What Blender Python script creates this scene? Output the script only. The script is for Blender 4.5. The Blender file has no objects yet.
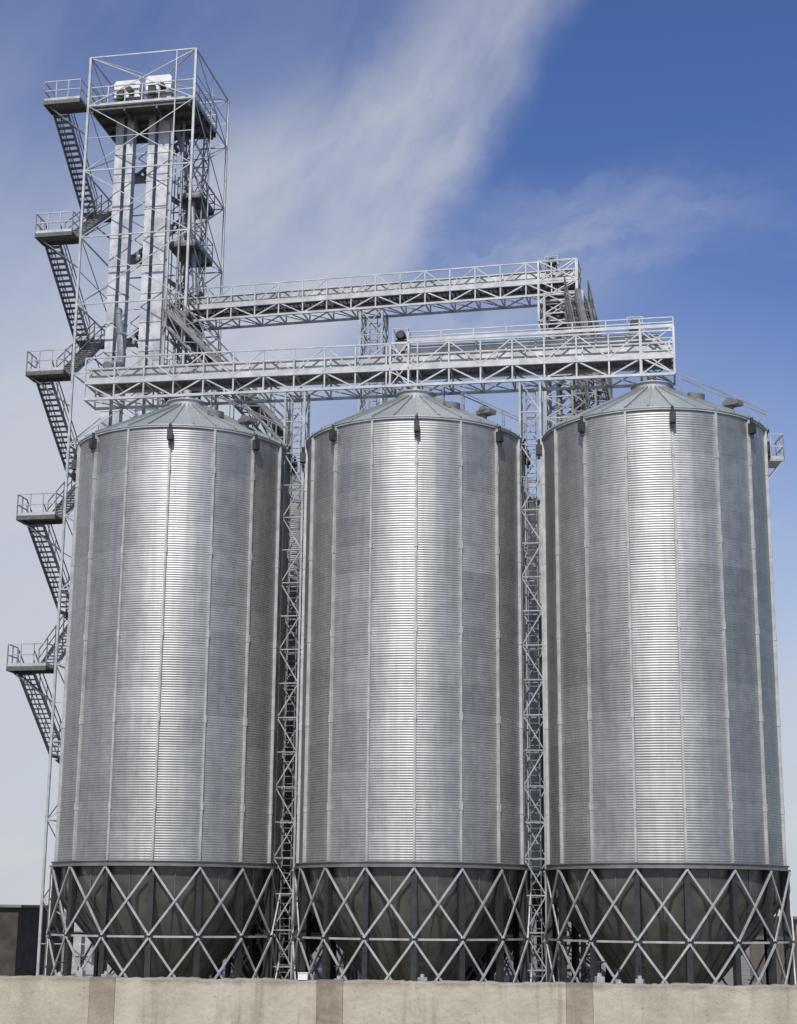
import bpy, math, random
from mathutils import Vector, Matrix
random.seed(7)
scene = bpy.context.scene
COL = scene.collection
rad = math.radians

# ------------------------------------------------------------------ materials
def new_mat(name):
    m = bpy.data.materials.new(name); m.use_nodes = True
    nt = m.node_tree
    return m, nt, nt.nodes['Principled BSDF']

def math_node(nt, op, a, b=None, c=None, clamp=False):
    n = nt.nodes.new('ShaderNodeMath'); n.operation = op; n.use_clamp = clamp
    for i, v in enumerate((a, b, c)):
        if v is None: continue
        if isinstance(v, (int, float)): n.inputs[i].default_value = v
        else: nt.links.new(v, n.inputs[i])
    return n.outputs[0]

def map_range(nt, v, a, b, c, d, smooth=True):
    n = nt.nodes.new('ShaderNodeMapRange'); n.clamp = True
    n.interpolation_type = 'SMOOTHSTEP' if smooth else 'LINEAR'
    nt.links.new(v, n.inputs[0])
    for i, x in enumerate((a, b, c, d)): n.inputs[i+1].default_value = x
    return n.outputs[0]

def mix_col(nt, f, a, b, mode='MIX'):
    n = nt.nodes.new('ShaderNodeMix'); n.data_type = 'RGBA'; n.blend_type = mode
    for sock, v in ((n.inputs[0], f), (n.inputs[6], a), (n.inputs[7], b)):
        if isinstance(v, (int, float)): sock.default_value = v
        elif isinstance(v, tuple): sock.default_value = (*v, 1)
        else: nt.links.new(v, sock)
    return n.outputs[2]

def noise(nt, vec, scale, detail=4, rough=.6):
    n = nt.nodes.new('ShaderNodeTexNoise'); n.inputs['Scale'].default_value = scale
    n.inputs['Detail'].default_value = detail; n.inputs['Roughness'].default_value = rough
    if vec is not None: nt.links.new(vec, n.inputs['Vector'])
    return n.outputs['Fac']

def obj_coord(nt):
    return nt.nodes.new('ShaderNodeTexCoord').outputs['Object']

def mat_noise(name, c1, c2, scale=2.0, metallic=0.0, r1=.4, r2=.6, bump=0.0, detail=5):
    m, nt, p = new_mat(name)
    v = obj_coord(nt)
    f = map_range(nt, noise(nt, v, scale, detail), .3, .7, 0, 1)
    nt.links.new(mix_col(nt, f, c1, c2), p.inputs['Base Color'])
    nt.links.new(map_range(nt, noise(nt, v, scale*2.3, 3), .3, .7, r1, r2), p.inputs['Roughness'])
    p.inputs['Metallic'].default_value = metallic
    if bump:
        b = nt.nodes.new('ShaderNodeBump'); b.inputs['Strength'].default_value = bump
        b.inputs['Distance'].default_value = .02
        nt.links.new(noise(nt, v, scale*6, 6), b.inputs['Height'])
        nt.links.new(b.outputs[0], p.inputs['Normal'])
    return m

M_STEEL = mat_noise('galvanised_steel', (.36,.365,.355), (.55,.55,.535), 1.3, .25, .35, .5)
M_MAST = mat_noise('mast_steel', (.28,.285,.28), (.46,.46,.45), 1.3, .3, .35, .5)
M_BRACE = mat_noise('brace_steel', (.36,.365,.355), (.56,.56,.545), 2.0, .4, .32, .5)
M_STEEL_D = mat_noise('weathered_galvanised_steel', (.15,.155,.152), (.25,.25,.242), 1.3, .4, .4, .6)
M_CASING = mat_noise('galvanised_casing_sheet', (.36,.37,.365), (.60,.60,.585), 1.1, .4, .32, .5)
M_GRATE = mat_noise('steel_grating', (.09,.09,.088), (.15,.15,.147), 5, .4, .5, .7)
M_WHITE = mat_noise('white_paint', (.66,.65,.62), (.80,.80,.77), 2, 0, .4, .55)
M_BLACK = mat_noise('black_housing', (.015,.015,.017), (.04,.04,.04), 4, 0, .4, .6)
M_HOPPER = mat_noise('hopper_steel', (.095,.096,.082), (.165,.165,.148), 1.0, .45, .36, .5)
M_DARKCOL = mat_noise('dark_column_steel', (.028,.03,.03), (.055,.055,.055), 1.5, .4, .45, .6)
M_PIPE = mat_noise('spout_steel', (.24,.25,.25), (.36,.36,.355), 1.0, .5, .35, .5)

def silo_mat():
    m, nt, p = new_mat('corrugated_galvanised_sheet')
    v = obj_coord(nt)
    s = nt.nodes.new('ShaderNodeSeparateXYZ'); nt.links.new(v, s.inputs[0])
    ang = math_node(nt, 'ARCTAN2', s.outputs[1], s.outputs[0])
    bay = math_node(nt, 'FLOOR', math_node(nt, 'DIVIDE', ang, rad(22.5)))
    rz = math_node(nt, 'DIVIDE', s.outputs[2], 1.12)
    row = math_node(nt, 'FLOOR', rz)
    fr = math_node(nt, 'FRACT', rz)
    oi = nt.nodes.new('ShaderNodeObjectInfo')
    rnd = math_node(nt, 'MULTIPLY', oi.outputs['Random'], 37.0)
    cb = nt.nodes.new('ShaderNodeCombineXYZ')
    nt.links.new(bay, cb.inputs[0]); nt.links.new(row, cb.inputs[1]); nt.links.new(rnd, cb.inputs[2])
    wn = nt.nodes.new('ShaderNodeTexWhiteNoise'); wn.noise_dimensions = '3D'
    nt.links.new(cb.outputs[0], wn.inputs[0])
    cb2 = nt.nodes.new('ShaderNodeCombineXYZ')
    nt.links.new(bay, cb2.inputs[0]); nt.links.new(rnd, cb2.inputs[1])
    nt.links.new(math_node(nt, 'FLOOR', math_node(nt, 'DIVIDE', row, 5.0)), cb2.inputs[2])
    wn2 = nt.nodes.new('ShaderNodeTexWhiteNoise'); wn2.noise_dimensions = '3D'
    nt.links.new(cb2.outputs[0], wn2.inputs[0])
    blend = math_node(nt, 'ADD', math_node(nt, 'MULTIPLY', wn.outputs[0], .5), math_node(nt, 'MULTIPLY', wn2.outputs[0], .5))
    col = mix_col(nt, blend, (.352,.355,.340), (.475,.475,.455))
    n1 = map_range(nt, noise(nt, v, 2.2, 6, .65), .3, .7, .88, 1.06)
    mp = nt.nodes.new('ShaderNodeMapping'); mp.inputs['Scale'].default_value = (3,3,.15)
    nt.links.new(v, mp.inputs[0])
    n2 = map_range(nt, noise(nt, mp.outputs[0], 1.5, 4), .3, .7, .88, 1.04)
    k = math_node(nt, 'MULTIPLY', n1, n2)
    seam = map_range(nt, fr, .0, .035, .76, 1.0, False)
    k = math_node(nt, 'MULTIPLY', k, seam)
    kk = nt.nodes.new('ShaderNodeCombineColor')
    for i in range(3): nt.links.new(k, kk.inputs[i])
    nt.links.new(mix_col(nt, 1.0, col, kk.outputs[0], 'MULTIPLY'), p.inputs['Base Color'])
    p.inputs['Metallic'].default_value = .84
    rn = math_node(nt, 'ADD', math_node(nt,'MULTIPLY', wn.outputs[0], .025), map_range(nt, noise(nt, v, 1.1, 5), .3,.7,.47,.53))
    nt.links.new(rn, p.inputs['Roughness'])
    return m
M_SILO = silo_mat()

def roof_mat():
    m, nt, p = new_mat('roof_sheet')
    v = obj_coord(nt)
    s = nt.nodes.new('ShaderNodeSeparateXYZ'); nt.links.new(v, s.inputs[0])
    ang = math_node(nt, 'ARCTAN2', s.outputs[1], s.outputs[0])
    bay = math_node(nt, 'FLOOR', math_node(nt, 'DIVIDE', ang, rad(11.25)))
    wn = nt.nodes.new('ShaderNodeTexWhiteNoise'); wn.noise_dimensions = '1D'
    nt.links.new(bay, wn.inputs['W'])
    col = mix_col(nt, wn.outputs[0], (.34,.365,.355), (.50,.52,.505))
    f = map_range(nt, noise(nt, v, 1.8, 5), .3, .7, 0, .35)
    nt.links.new(mix_col(nt, f, col, (.28,.30,.295)), p.inputs['Base Color'])
    p.inputs['Metallic'].default_value = .55
    p.inputs['Roughness'].default_value = .48
    return m
M_ROOF = roof_mat()

def concrete_mat(name, c1, c2, dark):
    m, nt, p = new_mat(name)
    v = obj_coord(nt)
    f = map_range(nt, noise(nt, v, 1.1, 7, .7), .3, .7, 0, 1)
    col = mix_col(nt, f, c1, c2)
    mp = nt.nodes.new('ShaderNodeMapping'); mp.inputs['Scale'].default_value = (4,4,.35)
    nt.links.new(v, mp.inputs[0])
    st = map_range(nt, noise(nt, mp.outputs[0], 1.0, 6), .50, .72, 0, .75)
    col = mix_col(nt, st, col, dark)
    sp = map_range(nt, noise(nt, v, 14, 4), .60, .70, 0, .6)
    col = mix_col(nt, sp, col, (.14,.12,.10))
    big = map_range(nt, noise(nt, v, .45, 3), .35, .7, 0, .4)
    col = mix_col(nt, big, col, (.40,.355,.27))
    s = nt.nodes.new('ShaderNodeSeparateXYZ'); nt.links.new(v, s.inputs[0])
    zz = math_node(nt, 'ADD', s.outputs[2], math_node(nt, 'MULTIPLY', noise(nt, v, 3, 5), .25))
    tg = map_range(nt, zz, 2.42, 2.58, 0, .6)
    col = mix_col(nt, tg, col, (.15,.13,.10))
    nt.links.new(col, p.inputs['Base Color']); p.inputs['Roughness'].default_value = .9
    b = nt.nodes.new('ShaderNodeBump'); b.inputs['Strength'].default_value = .9; b.inputs['Distance'].default_value = .03
    nt.links.new(noise(nt, v, 9, 8, .7), b.inputs['Height']); nt.links.new(b.outputs[0], p.inputs['Normal'])
    return m
M_CONC = concrete_mat('cast_concrete', (.37,.33,.25), (.53,.485,.385), (.25,.21,.15))
M_PIER = concrete_mat('stained_pier_concrete', (.19,.155,.105), (.37,.32,.24), (.12,.095,.065))
M_CONC_D = mat_noise('stained_concrete', (.15,.125,.095), (.28,.24,.19), 3, 0, .85, .95, .5)
M_GROUND = mat_noise('gravel_ground', (.15,.14,.115), (.25,.23,.195), .35, 0, .85, .98, .4, 9)
M_BRICK = mat_noise('brown_render', (.035,.028,.024), (.075,.06,.05), 1.2, 0, .8, .9, .3)
M_BEIGE = mat_noise('beige_render', (.26,.21,.16), (.34,.28,.22), 1.2, 0, .8, .9, .3)
M_TRIM = mat_noise('grey_trim', (.14,.13,.12), (.20,.19,.18), 2, 0, .6, .8)
M_GLASS = mat_noise('dark_glass', (.02,.025,.03), (.03,.035,.04), 1, 0, .08, .15)

# ------------------------------------------------------------------ mesh builder
class MB:
    def __init__(s): s.v = []; s.f = []; s.smooth = []
    def _add(s, vs, fs, sm=False):
        o = len(s.v); s.v += [tuple(x) for x in vs]
        s.f += [tuple(o+i for i in f) for f in fs]; s.smooth += [sm]*len(fs)
    def beam(s, p, q, w=.1, h=None, up=(0,0,1)):
        h = w if h is None else h
        p = Vector(p); q = Vector(q); d = (q-p)
        if d.length < 1e-5: return
        d.normalize(); up = Vector(up)
        if abs(d.dot(up)) > .98: up = Vector((0,1,0))
        x = d.cross(up).normalized(); y = x.cross(d).normalized()
        vs = []
        for c in (p, q):
            for a, b in ((-1,-1),(1,-1),(1,1),(-1,1)):
                vs.append(c + x*(a*w/2) + y*(b*h/2))
        s._add(vs, [(0,1,2,3),(7,6,5,4),(0,4,5,1),(1,5,6,2),(2,6,7,3),(3,7,4,0)])
    def box(s, lo, hi):
        x0,y0,z0 = lo; x1,y1,z1 = hi
        vs = [(x0,y0,z0),(x1,y0,z0),(x1,y1,z0),(x0,y1,z0),(x0,y0,z1),(x1,y0,z1),(x1,y1,z1),(x0,y1,z1)]
        s._add(vs, [(3,2,1,0),(4,5,6,7),(0,1,5,4),(1,2,6,5),(2,3,7,6),(3,0,4,7)])
    def prism(s, prof, y0, y1):
        n = len(prof)
        vs = [(x,y0,z) for x,z in prof]+[(x,y1,z) for x,z in prof]
        s._add(vs, [tuple(range(n)), tuple(range(2*n-1,n-1,-1))]+[(i,i+n,(i+1)%n+n,(i+1)%n) for i in range(n)])
    def tube(s, p, q, r1, r2=None, n=12, cap=True):
        r2 = r1 if r2 is None else r2
        p = Vector(p); q = Vector(q); d = (q-p).normalized()
        up = Vector((0,0,1)) if abs(d.z) < .98 else Vector((0,1,0))
        x = d.cross(up).normalized(); y = x.cross(d)
        vs = []
        for c, r in ((p,r1),(q,r2)):
            for i in range(n):
                a = 2*math.pi*i/n; vs.append(c + x*math.cos(a)*r + y*math.sin(a)*r)
        s._add(vs, [(i,(i+1)%n,n+(i+1)%n,n+i) for i in range(n)], True)
        if cap: s._add(vs, [tuple(range(n-1,-1,-1)), tuple(range(n,2*n))])
    def revolve(s, prof, n=48, smooth=True):
        vs = []
        for r, z in prof:
            for i in range(n):
                a = 2*math.pi*i/n; vs.append((r*math.cos(a), r*math.sin(a), z))
        fs = []
        for k in range(len(prof)-1):
            for i in range(n):
                j = (i+1) % n
                fs.append((k*n+i, k*n+j, (k+1)*n+j, (k+1)*n+i))
        s._add(vs, fs, smooth)
    def rail(s, pts, h=1.1, post=1.3, w=.05):
        for a, b in zip(pts[:-1], pts[1:]):
            a = Vector(a); b = Vector(b); L = (b-a).length
            n = max(1, round(L/post))
            for i in range(n+1):
                c = a.lerp(b, i/n); s.beam(c, c+Vector((0,0,h)), w)
            for hh in (h, h*.52):
                s.beam(a+Vector((0,0,hh)), b+Vector((0,0,hh)), w)
            s.beam(a+Vector((0,0,.08)), b+Vector((0,0,.08)), .02, .14)
    def build(s, name, mat, parent=None, loc=None):
        me = bpy.data.meshes.new(name)
        me.from_pydata(s.v, [], s.f); me.update()
        me.polygons.foreach_set('use_smooth', s.smooth)
        me.materials.append(mat)
        o = bpy.data.objects.new(name, me); COL.objects.link(o)
        if parent: o.parent = parent
        if loc: o.location = loc
        return o

def root(name, loc, rz, label, cat, group=None):
    e = bpy.data.objects.new(name, None); COL.objects.link(e)
    e.empty_display_size = .5
    e.location = loc; e.rotation_euler = (0,0,rad(rz))
    e['label'] = label; e['category'] = cat
    if group: e['group'] = group
    return e

def copy_thing(src, parent=None):
    c = src.copy(); COL.objects.link(c)
    if parent: c.parent = parent
    for ch in list(src.children):
        copy_thing(ch, c)
    return c

def copy_part(src, parent, rz=None, loc=None):
    c = src.copy(); COL.objects.link(c); c.parent = parent
    if rz is not None: c.rotation_euler = (0,0,rz)
    if loc is not None: c.location = loc
    return c

# ------------------------------------------------------------------ silos
R = 4.6; ZB = 5.5; ZE = 23.0; ZM = 2.7; ZA = 25.4
def make_silo(loc):
    g = root('grain_silo', loc, 0, 'tall corrugated galvanised grain silo on a braced steel hopper base', 'silo', 'grain silos')
    m = MB(); pitch = .098; n = int((ZE-ZB)/pitch); per = 6
    prof = []
    for i in range(n*per+1):
        z = ZB + (ZE-ZB)*i/(n*per)
        prof.append((R + .0050*math.sin(2*math.pi*i/per), z))
    m.revolve(prof, 96)
    m.build('silo_wall', M_SILO, g)
    m = MB(); m.revolve([(R-.05,ZE-.02),(R+.07,ZE-.02),(R+.07,ZE+.06),(R-.05,ZE+.06)], 96, False)
    m.build('eave_ring', M_STEEL, g)
    m = MB()
    m.revolve([(R-.2,ZB-.16),(R+.2,ZB-.16),(R+.2,ZB-.10),(R+.1,ZB-.08),(R+.1,ZB+.0),(R+.16,ZB+.02),(R+.16,ZB+.05),(R-.2,ZB+.05)], 96, False)
    m.build('base_ring', M_STEEL_D, g)
    m = MB(); RE = R+.1
    m.revolve([(RE,ZE+.05),(RE,ZE+.1),(.78,ZA-.25)], 64, False)
    for i in range(32):
        a = 2*math.pi*i/32
        ca, sa = math.cos(a), math.sin(a)
        m.beam((RE*ca,RE*sa,ZE+.13),(.8*ca,.8*sa,ZA-.22), .07, .09)
    roof = m.build('roof', M_ROOF, g)
    m = MB(); m.revolve([(.82,ZA-.32),(.82,ZA-.02),(.9,ZA-.02),(.9,ZA+.03),(.3,ZA+.22),(.001,ZA+.22)], 32, False)
    m.tube((0,0,ZA+.2),(0,0,ZA+.62),.2)
    m.build('roof_cap', M_CASING, roof)
    slope = (ZA-.25-ZE-.1)/(RE-.78)
    def rz_at(r): return ZE+.1+(RE-r)*slope
    m = MB(); rv = 3.55; zz = rz_at(rv)
    m.tube((rv,0,zz-.1),(rv,0,zz+.22),.17,n=14)
    m.box((rv-.2,-.25,zz+.18),(rv+.5,.25,zz+.36))
    m.tube((rv+.1,-.25,zz+.34),(rv+.1,.25,zz+.34),.17,n=12)
    v0 = m.build('roof_vent', M_STEEL_D, g)
    v0.rotation_euler = (0,0,rad(-38))
    for a in (60,150): copy_part(v0, g, rad(a))
    m = MB(); m.tube((2.4,0,rz_at(2.4)-.05),(2.45,0,rz_at(2.4)+.2),.36,n=20)
    h = m.build('roof_hatch', M_STEEL_D, g); h.rotation_euler = (0,0,rad(-52))
    m = MB()
    for s in (-.28,.28):
        m.beam((R+.1,s,rz_at(R+.1)+.1),(.9,s,rz_at(.9)+.1),.05,.08)
        m.beam((R+.1,s,rz_at(R+.1)+.9),(1.2,s,rz_at(1.2)+.9),.045)
        for k in range(5):
            r = 1.2+(R-1.1)*k/4; m.beam((r,s,rz_at(r)+.1),(r,s,rz_at(r)+.9),.04)
    for k in range(13):
        r = .9+(R-.8)*k/12; m.beam((r,-.28,rz_at(r)+.13),(r,.28,rz_at(r)+.13),.12,.03)
    h = m.build('roof_ladder', M_STEEL_D, g); h.rotation_euler = (0,0,rad(-12))
    m = MB(); m.beam((R+.045,0,ZB+.06),(R+.045,0,ZE-.04),.11,.085,(0,1,0))
    m.beam((R+.10,0,ZB+.06),(R+.10,0,ZE-.04),.035,.04,(0,1,0))
    for k in range(5):
        z = ZB+2.0+k*3.4; m.beam((R+.055,0,z),(R+.055,0,z+.3),.14,.115,(0,1,0))
    st = m.build('wall_stiffener', M_STEEL, g)
    for i in range(1,16): copy_part(st, g, 2*math.pi*i/16)
    m = MB(); m.box((R+.10,-.11,ZE-.62),(R+.34,.11,ZE-.2)); m.tube((R+.22,0,ZE-.2),(R+.22,0,ZE+.05),.06)
    m.tube((R+.22,0,ZE-.8),(R+.22,0,ZE-.62),.06)
    sn = m.build('level_sensor', M_BLACK, g)
    for i in range(1,8): copy_part(sn, g, 2*math.pi*i/8)
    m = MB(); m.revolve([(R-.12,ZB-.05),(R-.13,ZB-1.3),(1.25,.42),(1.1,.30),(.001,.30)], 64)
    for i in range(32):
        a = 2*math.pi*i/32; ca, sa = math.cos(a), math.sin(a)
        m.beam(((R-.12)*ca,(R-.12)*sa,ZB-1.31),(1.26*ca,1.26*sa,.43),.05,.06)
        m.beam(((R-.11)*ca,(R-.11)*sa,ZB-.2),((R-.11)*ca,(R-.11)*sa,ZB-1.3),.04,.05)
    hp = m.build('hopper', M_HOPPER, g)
    m = MB(); m.tube((0,0,.12),(0,0,.31),.5,n=24); m.box((.4,-.12,.14),(1.2,.12,.26))
    m.build('discharge_gate', M_STEEL_D, hp)
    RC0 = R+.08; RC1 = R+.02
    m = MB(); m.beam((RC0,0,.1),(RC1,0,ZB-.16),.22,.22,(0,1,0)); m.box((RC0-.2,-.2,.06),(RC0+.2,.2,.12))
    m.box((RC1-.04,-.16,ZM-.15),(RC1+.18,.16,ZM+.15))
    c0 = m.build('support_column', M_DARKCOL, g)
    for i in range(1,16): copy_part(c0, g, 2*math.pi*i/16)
    a = 2*math.pi/16
    def rp(ang, z, o=.14):
        r = RC0+(RC1-RC0)*(z-.1)/(ZB-.2)+o; return (r*math.cos(ang), r*math.sin(ang), z)
    m = MB()
    m.beam(rp(0,ZB-.2),rp(a,ZM+.05),.05,.08)
    m.beam(rp(0,ZM+.05,.20),rp(a,ZB-.2,.20),.05,.08)
    m.beam(rp(0,ZM-.05),rp(a,.12),.05,.08); m.beam(rp(0,.12,.20),rp(a,ZM-.05,.20),.05,.08)
    b0 = m.build('cross_brace', M_BRACE, g)
    for i in range(1,16): copy_part(b0, g, a*i)
    m = MB()
    for i in range(16): m.beam(rp(a*i,ZM,.05),rp(a*(i+1),ZM,.05),.08,.075)
    m.build('ring_beam', M_BRACE, g)
    m = MB(); m.revolve([(R-.6,-.05),(R+.7,-.05),(R+.7,.06),(R-.6,.06)],64,False)
    m.build('footing', M_CONC_D, g)
    return g

silo = make_silo((0.70,67.8,0))
left = copy_thing(silo); left.location = (-9.38,69.3,0)
right = copy_thing(silo); right.location = (10.70,66.3,0)
right['label'] = 'corrugated galvanised grain silo with small railed platform at its eave'
back1 = copy_thing(silo); back1.location = (-6.0,81.0,0); back1.scale = (.87,.87,1)
back2 = copy_thing(silo); back2.location = (3.1,78.6,0); back2.scale = (.87,.87,1)
for b in (back1, back2): b['label'] = 'corrugated steel grain silo standing behind the front row'
m = MB(); m.box((R+.15,-.6,ZE-.9),(R+.75,.6,ZE-.85))
m.rail([(R+.2,-.6,ZE-.85),(R+.75,-.6,ZE-.85),(R+.75,.6,ZE-.85),(R+.2,.6,ZE-.85)],1.1,.6,.045)
for s in (-.55,.55): m.beam((R+.05,s,ZE-1.7),(R+.7,s,ZE-.9),.05)
p = m.build('eave_platform', M_STEEL, right); p.rotation_euler = (0,0,rad(2))

# ------------------------------------------------------------------ lattice columns
def lattice(m, hx, hy, z0, z1, bay, leg=.1, br=.05, cx=0, cy=0, x=True):
    c = [(cx-hx,cy-hy),(cx+hx,cy-hy),(cx+hx,cy+hy),(cx-hx,cy+hy)]
    for a,b in c: m.beam((a,b,z0),(a,b,z1),leg)
    n = max(1, round((z1-z0)/bay))
    for i in range(n+1):
        z = z0+(z1-z0)*i/n
        for k in range(4):
            a = c[k]; b = c[(k+1)%4]
            m.beam((*a,z),(*b,z),br)
            if i < n:
                z2 = z0+(z1-z0)*(i+1)/n
                if x or (i+k)%2 == 0: m.beam((*a,z),(*b,z2),br)
                if x or (i+k)%2 == 1: m.beam((*b,z),(*a,z2),br)

GRP_T = 'lattice support masts'
def mast(loc, rz, h, w, label, bay=1.2, leg=.11, br=.06, ladder=True, x=True, mat=None):
    g = root('lattice_mast', loc, rz, label, 'lattice mast', GRP_T)
    m = MB(); lattice(m, w/2, w/2, .1, h, bay, leg, br, x=x); m.build('lattice_frame', mat or M_MAST, g)
    m = MB(); m.box((-w/2-.3,-w/2-.3,-.05),(w/2+.3,w/2+.3,.1)); m.build('footing', M_CONC_D, g)
    if ladder:
        m = MB()
        for s in (-.2,.2): m.beam((s,0,.3),(s,0,h-.3),.04)
        k = .4
        while k < h-.3: m.beam((-.2,0,k),(.2,0,k),.03); k += .3
        m.build('ladder', M_STEEL_D, g)
    return g
mast((-4.46,68.5,0), -9.6, 25.72, .86, 'slender galvanised lattice mast between two silos', 1.4, .09, .045, True, False)
mast((5.60,66.8,0), -9.6, 25.72, .86, 'slender galvanised lattice mast between two silos', 1.4, .09, .045, True, False)
mast((-1.35,79.7,0), -12.9, 33.7, 1.15, 'galvanised lattice mast carrying the high conveyor gallery', 1.4, .1, .05)

ge = mast((8.3,77.5,0), -12.9, 33.7, 1.9, 'wide lattice mast with zigzag stairs below the gallery end', 1.1, .12, .06, False)
m = MB()
z = 20.0; s = 1
while z < 32.8:
    m.beam((-.8*s,-.3,z),(.8*s,-.3,z+1.6),.06,.24); m.beam((-.8*s,.3,z),(.8*s,.3,z+1.6),.06,.24)
    m.beam((-.8*s,-.3,z+.9),(.8*s,-.3,z+2.5),.05)
    for k in range(8):
        t = k/8; m.box((-.8*s+1.6*s*t-.1,-.3,z+1.6*t),(-.8*s+1.6*s*t+.1,.3,z+1.6*t+.03))
    m.box((.6*s-.35,-.85,z+1.58),(.6*s+.35,.85,z+1.62))
    z += 1.65; s = -s
m.build('zigzag_stair', M_STEEL_D, ge)
m = MB(); m.tube((-.45,.5,24),(-.45,.5,33.6),.16); m.tube((.3,.6,24),(.3,.6,33.6),.2); m.build('drop_pipe', M_PIPE, ge)
mast((8.85,74.6,0), -12.9, 29.4, 1.1, 'dark weathered lattice mast standing close beside a wider mast', .9, .1, .06, True, True, M_STEEL_D)

# ------------------------------------------------------------------ galleries
def motor(parent, x, y, z):
    m = MB(); m.box((-.2,-.2,-.25),(.2,.2,.22)); m.box((-.26,-.25,.22),(.26,.25,.26))
    o = m.build('drive_housing', M_STEEL_D, parent, (x,y,z))
    m = MB(); m.tube((0,-.36,.44),(0,.22,.44),.19,n=20); m.tube((0,-.42,.44),(0,-.36,.44),.16,.2,n=20)
    m.tube((0,.22,.44),(0,.3,.44),.19,.1,n=20)
    m.box((-.12,-.15,.25),(.12,.15,.34)); m.box((-.08,-.12,.6),(.08,.08,.72))
    for i in range(5): m.tube((0,-.3+.1*i,.44),(0,-.28+.1*i,.44),.21,n=20)
    m.build('motor', M_BLACK, o)
    m = MB()
    for sx_ in (-.32,.32):
        for sy_ in (-.4,.35): m.beam((sx_,sy_,-.3),(sx_,sy_,.7),.035)
    for q in ((-.32,-.4),(.32,-.4)),((.32,-.4),(.32,.35)),((.32,.35),(-.32,.35)),((-.32,.35),(-.32,-.4)): m.beam((*q[0],.7),(*q[1],.7),.035)
    m.build('guard_frame', M_STEEL, o)
    return o

def gallery(loc, rz, L, label, depth=.75, hy=.7, rise=0.0, rail_h=1.1, casings=((-.30,.17,.36),(.30,.15,.32)), motors=(), mz=.75, ends=True, mat=None, cmat=None, bay=1.33, gmat=None):
    mat = mat or M_STEEL; cmat = cmat or M_CASING
    g = root('conveyor_gallery', loc, rz, label, 'conveyor gallery', 'elevated conveyor galleries')
    def Z(x, z): return z + rise*x/L
    m = MB(); nb = max(2, round(L/bay)); st = L/nb
    for s in (-hy, hy):
        m.beam((0,s,Z(0,0)),(L,s,Z(L,0)),.11); m.beam((0,s,Z(0,depth)),(L,s,Z(L,depth)),.12,.13)
        for i in range(nb+1):
            x = i*st; m.beam((x,s,Z(x,0)),(x,s,Z(x,depth)),.065)
            if i < nb:
                a, b = (0,depth) if i%2 else (depth,0)
                m.beam((x,s,Z(x,a)),(x+st,s,Z(x+st,b)),.06)
    for i in range(nb+1):
        x = i*st
        for zz in (0,depth): m.beam((x,-hy,Z(x,zz)),(x,hy,Z(x,zz)),.07)
        if i < nb: m.beam((x,-hy,Z(x,0)),(x+st,hy,Z(x+st,0)),.045)
    m.build('truss', mat, g)
    m = MB(); nl = 9
    for i in range(nl):
        y = -hy+.08+(2*hy-.16)*i/(nl-1)
        m.beam((0,y,Z(0,depth+.10)),(L,y,Z(L,depth+.10)),.03,.04)
    k = 0.0
    while k <= L:
        m.beam((k,-hy+.05,Z(k,depth+.125)),(k,hy-.05,Z(k,depth+.125)),.05,.02); k += .22
    m.build('walkway', gmat or M_STEEL_D, g)
    m = MB(); z0 = depth+.06
    for s in (-1,1):
        m.rail([(0,s*(hy+.03),Z(0,z0)),(L,s*(hy+.03),Z(L,z0))], rail_h, 1.33, .06)
        for i in range(nb):
            x = i*st
            a, b = (z0,z0+rail_h) if i%2 else (z0+rail_h,z0)
            m.beam((x,s*(hy+.03),Z(x,a)),(x+st,s*(hy+.03),Z(x+st,b)),.045)
    if ends:
        m.rail([(L+.02,-hy,Z(L,z0)),(L+.02,hy,Z(L,z0))], rail_h, .7, .05)
    m.build('handrail', mat, g)
    for (y, w, h) in casings:
        m = MB(); zc = depth+.3+h/2
        m.beam((.1,y,Z(0,zc)),(L-.1,y,Z(L,zc)),w*1.9,h)
        m.beam((.1,y,Z(0,zc+h/2+.015)),(L-.1,y,Z(L,zc+h/2+.015)),w*1.9+.09,.03)
        m.beam((.1,y,Z(0,zc-h/2-.012)),(L-.1,y,Z(L,zc-h/2-.012)),w*1.9+.09,.024)
        n = int(L/1.2)
        for i in range(n+1):
            x = .2+(L-.4)*i/max(n,1); m.beam((x-.03,y,Z(x,zc)),(x+.03,y,Z(x,zc)),w*1.9+.12,h+.12)
            m.beam((x,y,Z(x,depth+.12)),(x,y,Z(x,zc-h/2)),.06)
        m.build('conveyor_casing', cmat, g)
    for x in motors: motor(g, x, -.15, Z(x, depth+mz))
    return g

g1 = gallery((-13.9,70.35,25.70), -9.6, 25.9, 'long galvanised conveyor gallery resting above the silo roofs', motors=(14.2,24.3), mz=1.2)
m = MB(); m.beam((14.8,-.1,1.72),(25.3,-.1,1.76),.62,.34)
m.prism([(14.2,1.2),(14.9,1.2),(14.9,1.95),(14.5,1.85)],-.42,.22)
for i in range(9): x = 14.95+i*1.28; m.beam((x-.03,-.1,1.73),(x+.03,-.1,1.73),.72,.44); m.beam((x,-.3,1.1),(x,-.3,1.55),.06); m.beam((x,.2,1.1),(x,.2,1.55),.06)
m.build('raised_conveyor_casing', M_CASING, g1)
m = MB(); lattice(m, .7, .72, .0, 2.1, 1.05, .09, .045, 25.2, 0); m.build('end_frame', M_STEEL, g1)
m = MB(); lattice(m, .4, .72, .0, 1.95, .95, .08, .045, 14.2, 0); m.build('drive_frame', M_STEEL, g1)
m = MB()
m.rail([(14.6,-.74,1.95),(25.9,-.74,2.05)], .45, 1.33, .045)
m.build('upper_handrail', M_STEEL, g1)
g2 = gallery((-11.2,82.0,33.72), -12.9, 20.7, 'high conveyor gallery running from the elevator tower', depth=.65, rail_h=1.05, motors=(19.4,), mz=.75, gmat=M_GRATE)
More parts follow.
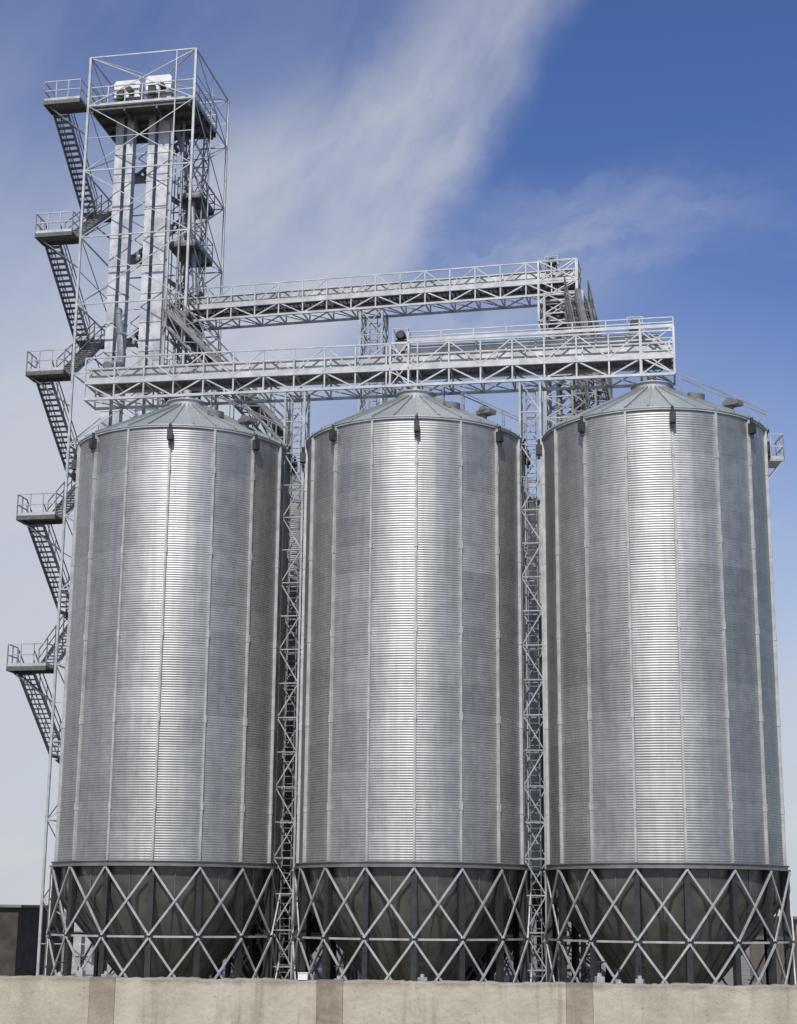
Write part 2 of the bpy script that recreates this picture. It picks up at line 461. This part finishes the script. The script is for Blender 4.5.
m = MB(); lattice(m, .95, .75, -1.4, 1.8, 1.1, .1, .055, 19.7, 0); m.build('end_frame', M_STEEL, g2)
m = MB(); m.box((18.9,-.6,-.9),(20.5,.6,-.05)); m.box((19.2,-.45,-1.5),(20.2,.45,-.9)); m.build('transfer_hopper', M_GRATE, g2)
gallery((-12.0,79.0,32.4), 13.0, 6.6, 'steep conveyor gallery sloping from the elevator tower to a silo', depth=.8, hy=.6, rise=-6.2, ends=False, casings=((0,.12,.25),), cmat=M_PIPE, mat=M_STEEL_D, bay=.8, gmat=M_GRATE)
gallery((8.75,76.5,32.4), -74.0, 2.6, 'short steep sloping gallery beside the wide lattice mast', depth=.8, hy=.6, rise=-6.0, ends=False, casings=((0,.12,.3),), mat=M_STEEL_D, cmat=M_STEEL_D, bay=.24, gmat=M_GRATE)

# ------------------------------------------------------------------ elevator tower
T = root('elevator_tower', (-16.75,80.0,0), -11, 'tall slender lattice tower with outside staircases and head platform', 'tower')
S = 5.9; ZT = 48.2
levels = [45.35-7.55*k for k in range(5)]
m = MB()
cs = [(0,0),(S,0),(S,S),(0,S)]
for a,b in cs: m.beam((a,b,.1),(a,b,ZT),.12)
zl = [.1]+[.35+3.75*k for k in range(1,13)]+[ZT]
rr = random.Random(3)
for i,z in enumerate(zl):
    for k in range(4):
        a = cs[k]; b = cs[(k+1)%4]
        m.beam((*a,z),(*b,z),.065)
        if i < len(zl)-1:
            z2 = zl[i+1]; zm = (z+z2)/2
            if rr.random() < .85: m.beam((*a,z),(*b,z2),.042)
            if rr.random() < .8: m.beam((*b,z),(*a,z2),.042)
            if rr.random() < .45: m.beam((*a,zm),(*b,zm),.035)
for (x,y) in ((S/2,S),(S,S/2),(S*.82,0)): m.beam((x,y,.1),(x,y,ZT),.055)
m.beam((0,0,ZT),(S,S,ZT),.06); m.beam((S,0,ZT),(0,S,ZT),.06)
m.build('lattice_frame', M_STEEL, T)
m = MB(); lattice(m, .5, .5, .1, 45.2, 1.9, .07, .04, 5.0, 3.6, True)
m.build('ladder_shaft', M_STEEL_D, T)
m = MB(); z = 24.0; s = 1
while z < 43.5:
    for yy_ in (4.4,5.0): m.beam((2.9-1.6*s,yy_,z),(2.9+1.6*s,yy_,z+2.4),.05,.18)
    m.beam((2.9-1.6*s,4.4,z+.95),(2.9+1.6*s,4.4,z+3.35),.04)
    for k in range(11):
        t = k/11; xx = 2.9-1.6*s+3.2*s*t; m.box((xx-.11,4.4,z+2.4*t),(xx+.11,5.0,z+2.4*t+.03))
    m.box((2.9+1.9*s-.45,4.2,z+2.38),(2.9+1.9*s+.45,5.5,z+2.42))
    z += 2.42; s = -s
m.build('inner_stair', M_STEEL_D, T)
m = MB(); m.tube((4.35,1.2,1),(4.35,1.2,44.9),.12); m.tube((.6,3.2,1),(.6,3.2,44.9),.1); m.tube((4.7,2.0,26),(4.7,2.0,44.9),.08)
m.build('riser_pipe', M_PIPE, T)
m = MB(); m.box((.1,.1,45.3),(S-.1,4.2,45.35))
for k in range(5): m.beam((.1,.15+k*1.0,45.2),(S-.1,.15+k*1.0,45.2),.12,.18)
for k in range(4): m.beam((.2+k*1.8,.1,45.05),(.2+k*1.8,4.2,45.05),.1,.14)
hp = m.build('head_platform', M_GRATE, T)
m = MB(); m.rail([(.1,.1,45.37),(S-.1,.1,45.37),(S-.1,4.2,45.37),(.1,4.2,45.37),(.1,.1,45.37)],1.1,.95,.055)
m.build('handrail', M_STEEL, hp)
for i,(z,x0,x1,y0,y1) in enumerate([(41.0,4.3,5.6,2.6,5.0),(38.0,4.0,5.6,2.0,5.0),(33.8,4.3,5.6,1.4,3.8),(30.2,3.8,5.6,1.3,4.0),(27.2,.5,5.6,2.6,4.0)]):
    m = MB(); m.box((x0,y0,z-.05),(x1,y1,z)); m.beam((x0,y0,z-.1),(x1,y0,z-.1),.08,.12); m.beam((x0,y1,z-.1),(x1,y1,z-.1),.08,.12)
    sp = m.build('service_platform', M_GRATE, T)
    m = MB(); m.rail([(x0,y0,z),(x1,y0,z),(x1,y1,z),(x0,y1,z)],1.1,1.0,.04); m.build('handrail', M_STEEL_D, sp)

def flight(m, a, b, w, n):
    a = Vector(a); b = Vector(b)
    for s in (-w/2, w/2):
        o = Vector((s,0,0)); m.beam(a+o, b+o, .05, .24)
        m.beam(a+o+Vector((0,0,1.0)), b+o+Vector((0,0,1.0)), .045)
        m.beam(a+o+Vector((0,0,.55)), b+o+Vector((0,0,.55)), .035)
        for k in range(6):
            c = a.lerp(b,k/5)+o; m.beam(c, c+Vector((0,0,1.0)), .04)
    for k in range(1,n):
        c = a.lerp(b,k/n); m.box((c.x-w/2,c.y-.13,c.z-.02),(c.x+w/2,c.y+.13,c.z+.02))
YA, YB = .2, 5.0; XO = -2.12
for k,z in enumerate(levels):
    m = MB(); m.box((XO,-.95,z-.06),(-.1,.2,z)); m.beam((XO,-.95,z-.12),(-.1,-.95,z-.12),.08,.18); m.beam((XO,.2,z-.12),(-.1,.2,z-.12),.08,.18)
    m.beam((XO,-.95,z-.12),(XO,.2,z-.12),.08,.18)
    m.beam((XO+.1,.2,z-.15),(0,0,z-1.7),.07); m.beam((XO+.1,-.9,z-.15),(0,0,z-1.7),.06)
    ld = m.build('stair_landing', M_GRATE, T)
    m = MB(); m.rail([(-.1,-.95,z),(XO,-.95,z),(XO,.2,z)],1.1,.7,.05); m.rail([(-.1,-.95,z),(-.1,.15,z)],1.1,.9,.05); m.build('handrail', M_STEEL, ld)
    zm = z-3.78
    m = MB(); flight(m,(-1.68,YA,z),(-1.68,YB,zm),.8,18); m.build('stair_flight', M_STEEL_D, T)
    m = MB(); m.box((XO,YB,zm-.06),(-.1,YB+1.0,zm)); m.beam((XO,YB+1,zm-.12),(-.1,YB+1,zm-.12),.08,.18)
    m.beam((XO+.1,YB+.5,zm-.15),(0,S,zm-1.9),.08); ld = m.build('stair_landing', M_GRATE, T)
    m = MB(); m.rail([(XO,YB,zm),(XO,YB+1,zm),(-.1,YB+1,zm)],1.1,.8,.05); m.build('handrail', M_STEEL, ld)
    if k < 4:
        m = MB(); flight(m,(-.6,YB,zm),(-.6,YA,z-7.55),.8,18); m.build('stair_flight', M_STEEL_D, T)
m = MB()
for a,b in cs: m.box((a-.4,b-.4,-.05),(a+.4,b+.4,.1))
m.build('footing', M_CONC_D, T)

def tw(x,y,z):
    a = rad(-11); return (-16.75+x*math.cos(a)-y*math.sin(a), 80+x*math.sin(a)+y*math.cos(a), z)
def elevator(x,y,ztop,label,wl,wr,gap):
    g = root('bucket_elevator', tw(x,y,0), -11, label, 'bucket elevator', 'bucket elevators in the tower')
    for (cx, wd) in ((-gap/2-wl/2, wl/2),(gap/2+wr/2, wr/2)):
        m = MB(); m.box((cx-wd,-.25,.8),(cx+wd,.25,ztop))
        z = 1.5
        while z < ztop: m.box((cx-wd-.03,-.28,z),(cx+wd+.03,.28,z+.06)); z += 1.6
        m.build('casing', M_CASING, g)
    m = MB(); m.box((-.75,-.3,.1),(.75,.3,1.1)); m.build('boot', M_CASING, g)
    m = MB()
    m.prism([(-.70,ztop-.3),(.70,ztop-.3),(.74,ztop+.52),(.62,ztop+.68),(-.62,ztop+.68),(-.74,ztop+.52)], -.38, .38)
    m.box((-.78,-.42,ztop-.36),(.78,.42,ztop-.28)); m.box((-.77,-.41,ztop+.14),(.77,.41,ztop+.18))
    h = m.build('head', M_WHITE, g)
    m = MB(); m.tube((.3,-.85,ztop-.1),(.3,-.39,ztop-.1),.17,n=16); m.box((-.5,-.6,ztop-.5),(-.1,-.43,ztop+.0)); m.build('motor', M_BLACK, h)
elevator(1.6,1.7,46.75,'twin-leg galvanised bucket elevator with white head', .44,.36,.2)
elevator(3.35,1.8,46.95,'twin-leg galvanised bucket elevator with white head', .38,.6,.2)

def spout(name, pts, r, label):
    m = MB()
    for a,b in zip(pts[:-1],pts[1:]):
        m.tube(a,b,r,n=14)
        a = Vector(a); b = Vector(b); d=(b-a).normalized()
        n = max(1,int((b-a).length/2.5))
        for i in range(n+1):
            c = a.lerp(b,i/n); m.tube(c-d*.04,c+d*.04,r+.05,n=14)
    o = m.build(name, M_PIPE); o['label']=label; o['category']='grain spout'; o['group']='grain spouts'
    return o
spout('grain_spout',[tw(4.1,2.6,45.1),tw(5.0,3.0,41.0),(-10.9,81.9,35.4)],.14,'sloping steel grain pipe from elevator head to gallery')
spout('grain_spout',[tw(1.9,1.0,34.0),(-13.6,76.0,29.6),(-13.2,70.3,27.5)],.16,'sloping steel grain pipe reaching the lower gallery')
spout('grain_spout',[tw(4.2,4.6,44.0),tw(4.4,4.6,30.0),(-9.4,80.6,27.5),(-6.2,81.0,26.1)],.15,'sloping steel grain pipe from the tower to a rear silo')

# ------------------------------------------------------------------ discharge conveyor and standpipes
dc = root('discharge_conveyor', (-14.5,70.4,0), -9.6, 'low steel conveyor trough running beneath the silo hoppers', 'conveyor')
m = MB(); m.box((0,-.3,.005),(30,.3,.11)); m.build('trough', M_STEEL_D, dc)
sp0 = root('standpipe', (0,0,0), 0, 'steel standpipe with handwheel valve on the ground', 'valve', 'standpipes in front of the silos')
m = MB(); m.tube((0,0,0),(0,0,1.45),.07); m.tube((0,0,1.0),(.4,0,1.0),.06); m.tube((.4,0,1.06),(.4,0,.0),.06); m.box((-.12,-.12,1.1),(.12,.12,1.35)); m.build('pipe', M_STEEL, sp0)
m = MB(); m.tube((0,0,1.45),(0,0,1.78),.025)
for i in range(12):
    a0 = 2*math.pi*i/12; a1 = 2*math.pi*(i+1)/12
    m.beam((.18*math.cos(a0),.18*math.sin(a0),1.78),(.18*math.cos(a1),.18*math.sin(a1),1.78),.035)
for i in range(2): a0 = math.pi*i/2; m.beam((.18*math.cos(a0),.18*math.sin(a0),1.78),(-.18*math.cos(a0),-.18*math.sin(a0),1.78),.03)
m.build('handwheel', M_BLACK, sp0)
spots = [(-12.3,62.6,1.0),(-11.5,62.4,1.12),(-10.6,62.6,1.03),(-2.0,61.2,1.0),(1.0,61.0,1.06),(7.2,59.8,1.15),(7.9,59.9,1.0),(8.6,59.7,1.1)]
for i,(x,y,sc) in enumerate(spots):
    o = sp0 if i == 0 else copy_thing(sp0)
    o.location = (x,y,0); o.rotation_euler = (0,0,i*1.3); o.scale = (sc,sc,sc)

# ------------------------------------------------------------------ concrete wall
W = root('concrete_wall', (0,32,0), -5.3, 'weathered beige concrete boundary wall with stained piers', 'wall')
HW = 2.45
xs = [-28.8,-24.2,-19.6,-15.0,-10.2,-5.55,-1.2,3.45,8.0,12.6,17.2,21.8,26.4]
for i in range(len(xs)-1):
    x0 = xs[i]+.25; x1 = xs[i+1]-.25
    m = MB(); nseg = 60; zt = []
    for j in range(nseg+1): zt.append(HW + random.uniform(-.016,.010) + .012*math.sin(j*.25+i*2))
    vs=[];fs=[]
    for j in range(nseg+1):
        x = x0+(x1-x0)*j/nseg
        vs += [(x,-.14,0),(x,-.14,zt[j]-.035),(x,-.105,zt[j]),(x,.14,zt[j]),(x,.14,0)]
    for j in range(nseg):
        for k in range(4):
            a=j*5+k; fs.append((a,a+5,a+6,a+1))
    m._add(vs,fs); m.build('wall_panel', M_CONC, W)
for x in xs:
    m = MB(); w = .244; m.box((x-w,-.145,0),(x+w,.145,HW-.006)); m.build('pier', M_PIER, W)

jb = root('junction_box', (-1.72,32.1,HW-.01), -5, 'small white junction box sitting on the concrete wall', 'junction box')
m = MB(); m.box((-.09,-.07,0),(.09,.07,.12)); m.box((-.1,-.08,.12),(.1,.08,.135)); m.build('housing', M_WHITE, jb)
m = MB(); m.tube((.12,0,-.0),(.12,0,.09),.015); m.build('conduit', M_BLACK, jb)

# ------------------------------------------------------------------ low buildings
def building(name, loc, rz, w, d, h, wall, label, wins):
    g = root(name, loc, rz, label, 'building')
    m = MB(); m.box((0,0,0),(w,d,h)); m.build('wall', wall, g)
    m = MB(); m.box((-.2,-.25,h+.002),(w+.2,d+.2,h+.14)); m.build('roof', M_TRIM, g)
    for x in wins:
        m = MB(); m.box((x-.6,-.03,1.3),(x+.6,.02,2.6)); wn = m.build('window', M_GLASS, g)
        m = MB()
        m.box((x-.68,-.06,1.22),(x+.68,.0,1.3)); m.box((x-.68,-.06,2.6),(x+.68,.0,2.68))
        m.box((x-.68,-.06,1.3),(x-.6,.0,2.6)); m.box((x+.6,-.06,1.3),(x+.68,.0,2.6)); m.box((x-.03,-.06,1.3),(x+.03,-.032,2.6))
        m.build('frame', M_TRIM, wn)
    return g
building('workshop', (-40,90,0), -4, 20.3, 9, 3.75, M_BRICK, 'low dark brown workshop with flat grey roof', [3,8,13,18.0])
building('storehouse', (20.9,88,0), 4, 18, 9, 3.5, M_BEIGE, 'low beige rendered storehouse with flat roof', [3,7,11])

# ------------------------------------------------------------------ ground
m = MB(); m._add([(-3000,-3000,0),(3000,-3000,0),(3000,3000,0),(-3000,3000,0)],[(0,1,2,3)])
gr = m.build('ground', M_GROUND); gr['kind']='structure'

# ------------------------------------------------------------------ world
SUN_EL = 46.0
sx, sy = -.16, -1.0
w = bpy.data.worlds.new('World'); scene.world = w; w.use_nodes = True
nt = w.node_tree; bg = nt.nodes['Background']
sky = nt.nodes.new('ShaderNodeTexSky'); sky.sky_type='NISHITA'; sky.sun_disc=False
sky.sun_elevation = rad(SUN_EL)
sky.sun_rotation = math.atan2(sx, sy)
sky.air_density = 1.0; sky.dust_density = .5; sky.ozone_density = 2.2
hs = nt.nodes.new('ShaderNodeHueSaturation'); hs.inputs['Saturation'].default_value = 1.22; hs.inputs['Value'].default_value = 1.14
hs.inputs['Hue'].default_value = .518
nt.links.new(sky.outputs[0], hs.inputs['Color'])
tc = nt.nodes.new('ShaderNodeTexCoord').outputs['Generated']
s = nt.nodes.new('ShaderNodeSeparateXYZ'); nt.links.new(tc, s.inputs[0])
yy = math_node(nt,'MAXIMUM',s.outputs[1],.2)
a = math_node(nt,'DIVIDE',s.outputs[0],yy); b = math_node(nt,'DIVIDE',s.outputs[2],yy)
d = math_node(nt,'SUBTRACT',math_node(nt,'SUBTRACT',a,.122),math_node(nt,'MULTIPLY',math_node(nt,'SUBTRACT',b,.6),.64))
al = math_node(nt,'ADD',math_node(nt,'MULTIPLY',a,.683),b)
wn = noise(nt, tc, 6, 6, .62)
d2 = math_node(nt,'ADD',d,math_node(nt,'MULTIPLY',math_node(nt,'SUBTRACT',wn,.5),.10))
cv = nt.nodes.new('ShaderNodeCombineXYZ'); nt.links.new(math_node(nt,'MULTIPLY',d2,9.0),cv.inputs[0]); nt.links.new(math_node(nt,'MULTIPLY',al,2.6),cv.inputs[1])
n1 = noise(nt, cv.outputs[0], 1.5, 8, .55)
r1 = map_range(nt, d2, .02, -.035, 0, 1)
# streak widens downwards
wd = map_range(nt, b, .62, .40, 0.0, .12)
r2 = map_range(nt, math_node(nt,'ADD',d2,wd), -.16, -.02, .28, 1)
r3 = map_range(nt, b, .66, .44, .66, 1)
band = math_node(nt,'MULTIPLY',math_node(nt,'MULTIPLY',r1,r2),math_node(nt,'MULTIPLY',r3,map_range(nt,n1,.28,.66,.45,1)))
e = math_node(nt,'SUBTRACT',math_node(nt,'SUBTRACT',b,.40),math_node(nt,'MULTIPLY',math_node(nt,'SUBTRACT',a,.05),.25))
e2 = math_node(nt,'ADD',e,math_node(nt,'MULTIPLY',math_node(nt,'SUBTRACT',wn,.5),.14))
st2 = map_range(nt, math_node(nt,'ABSOLUTE',e2), 0, .07, .5, 0)
st2 = math_node(nt,'MULTIPLY',st2,map_range(nt,a,.28,.08,.15,1))
cv3 = nt.nodes.new('ShaderNodeCombineXYZ'); nt.links.new(math_node(nt,'MULTIPLY',e2,22.0),cv3.inputs[0]); nt.links.new(math_node(nt,'MULTIPLY',a,6.0),cv3.inputs[1])
st2 = math_node(nt,'MULTIPLY',st2,map_range(nt,noise(nt,cv3.outputs[0],1.2,8,.6),.3,.65,.2,1))
hz = math_node(nt,'ADD',b,math_node(nt,'MULTIPLY',a,.35))
haze = math_node(nt,'MULTIPLY',map_range(nt, hz, .53, .09, .0, .92), map_range(nt, noise(nt, cv3.outputs[0], .5, 7), .3,.65,.78,1.1))
inv = lambda q: math_node(nt,'SUBTRACT',1.0,q,clamp=True)
tot = math_node(nt,'MULTIPLY',math_node(nt,'MULTIPLY',inv(math_node(nt,'MULTIPLY',band,.9)),inv(st2)),inv(haze))
cl = inv(tot)
colr = mix_col(nt, cl, hs.outputs[0], (5.6,5.85,6.55))
nt.links.new(colr, bg.inputs[0]); bg.inputs[1].default_value = .1

L = bpy.data.lights.new('sun','SUN'); L.energy = 3.8; L.angle = rad(.5); L.color = (1,.97,.93)
lo = bpy.data.objects.new('sun', L); COL.objects.link(lo)
el = rad(SUN_EL); hv = Vector((sx,sy,0)).normalized()
dirv = Vector((hv.x*math.cos(el),hv.y*math.cos(el),math.sin(el)))
lo.rotation_euler = dirv.to_track_quat('Z','Y').to_euler(); lo.location = (0,0,80)

# ------------------------------------------------------------------ camera
cam = bpy.data.cameras.new('camera'); co = bpy.data.objects.new('camera', cam); COL.objects.link(co)
cam.sensor_fit='VERTICAL'; cam.sensor_height=36; cam.lens = 1640/1024*36; cam.clip_end = 8000
co.matrix_world = Matrix.Translation((0,0,3.7)) @ Matrix.Rotation(rad(103.7),4,'X') @ Matrix.Rotation(rad(.5),4,'Z')
scene.camera = co
scene.view_settings.view_transform='Standard'; scene.view_settings.look='None'; scene.view_settings.exposure=0
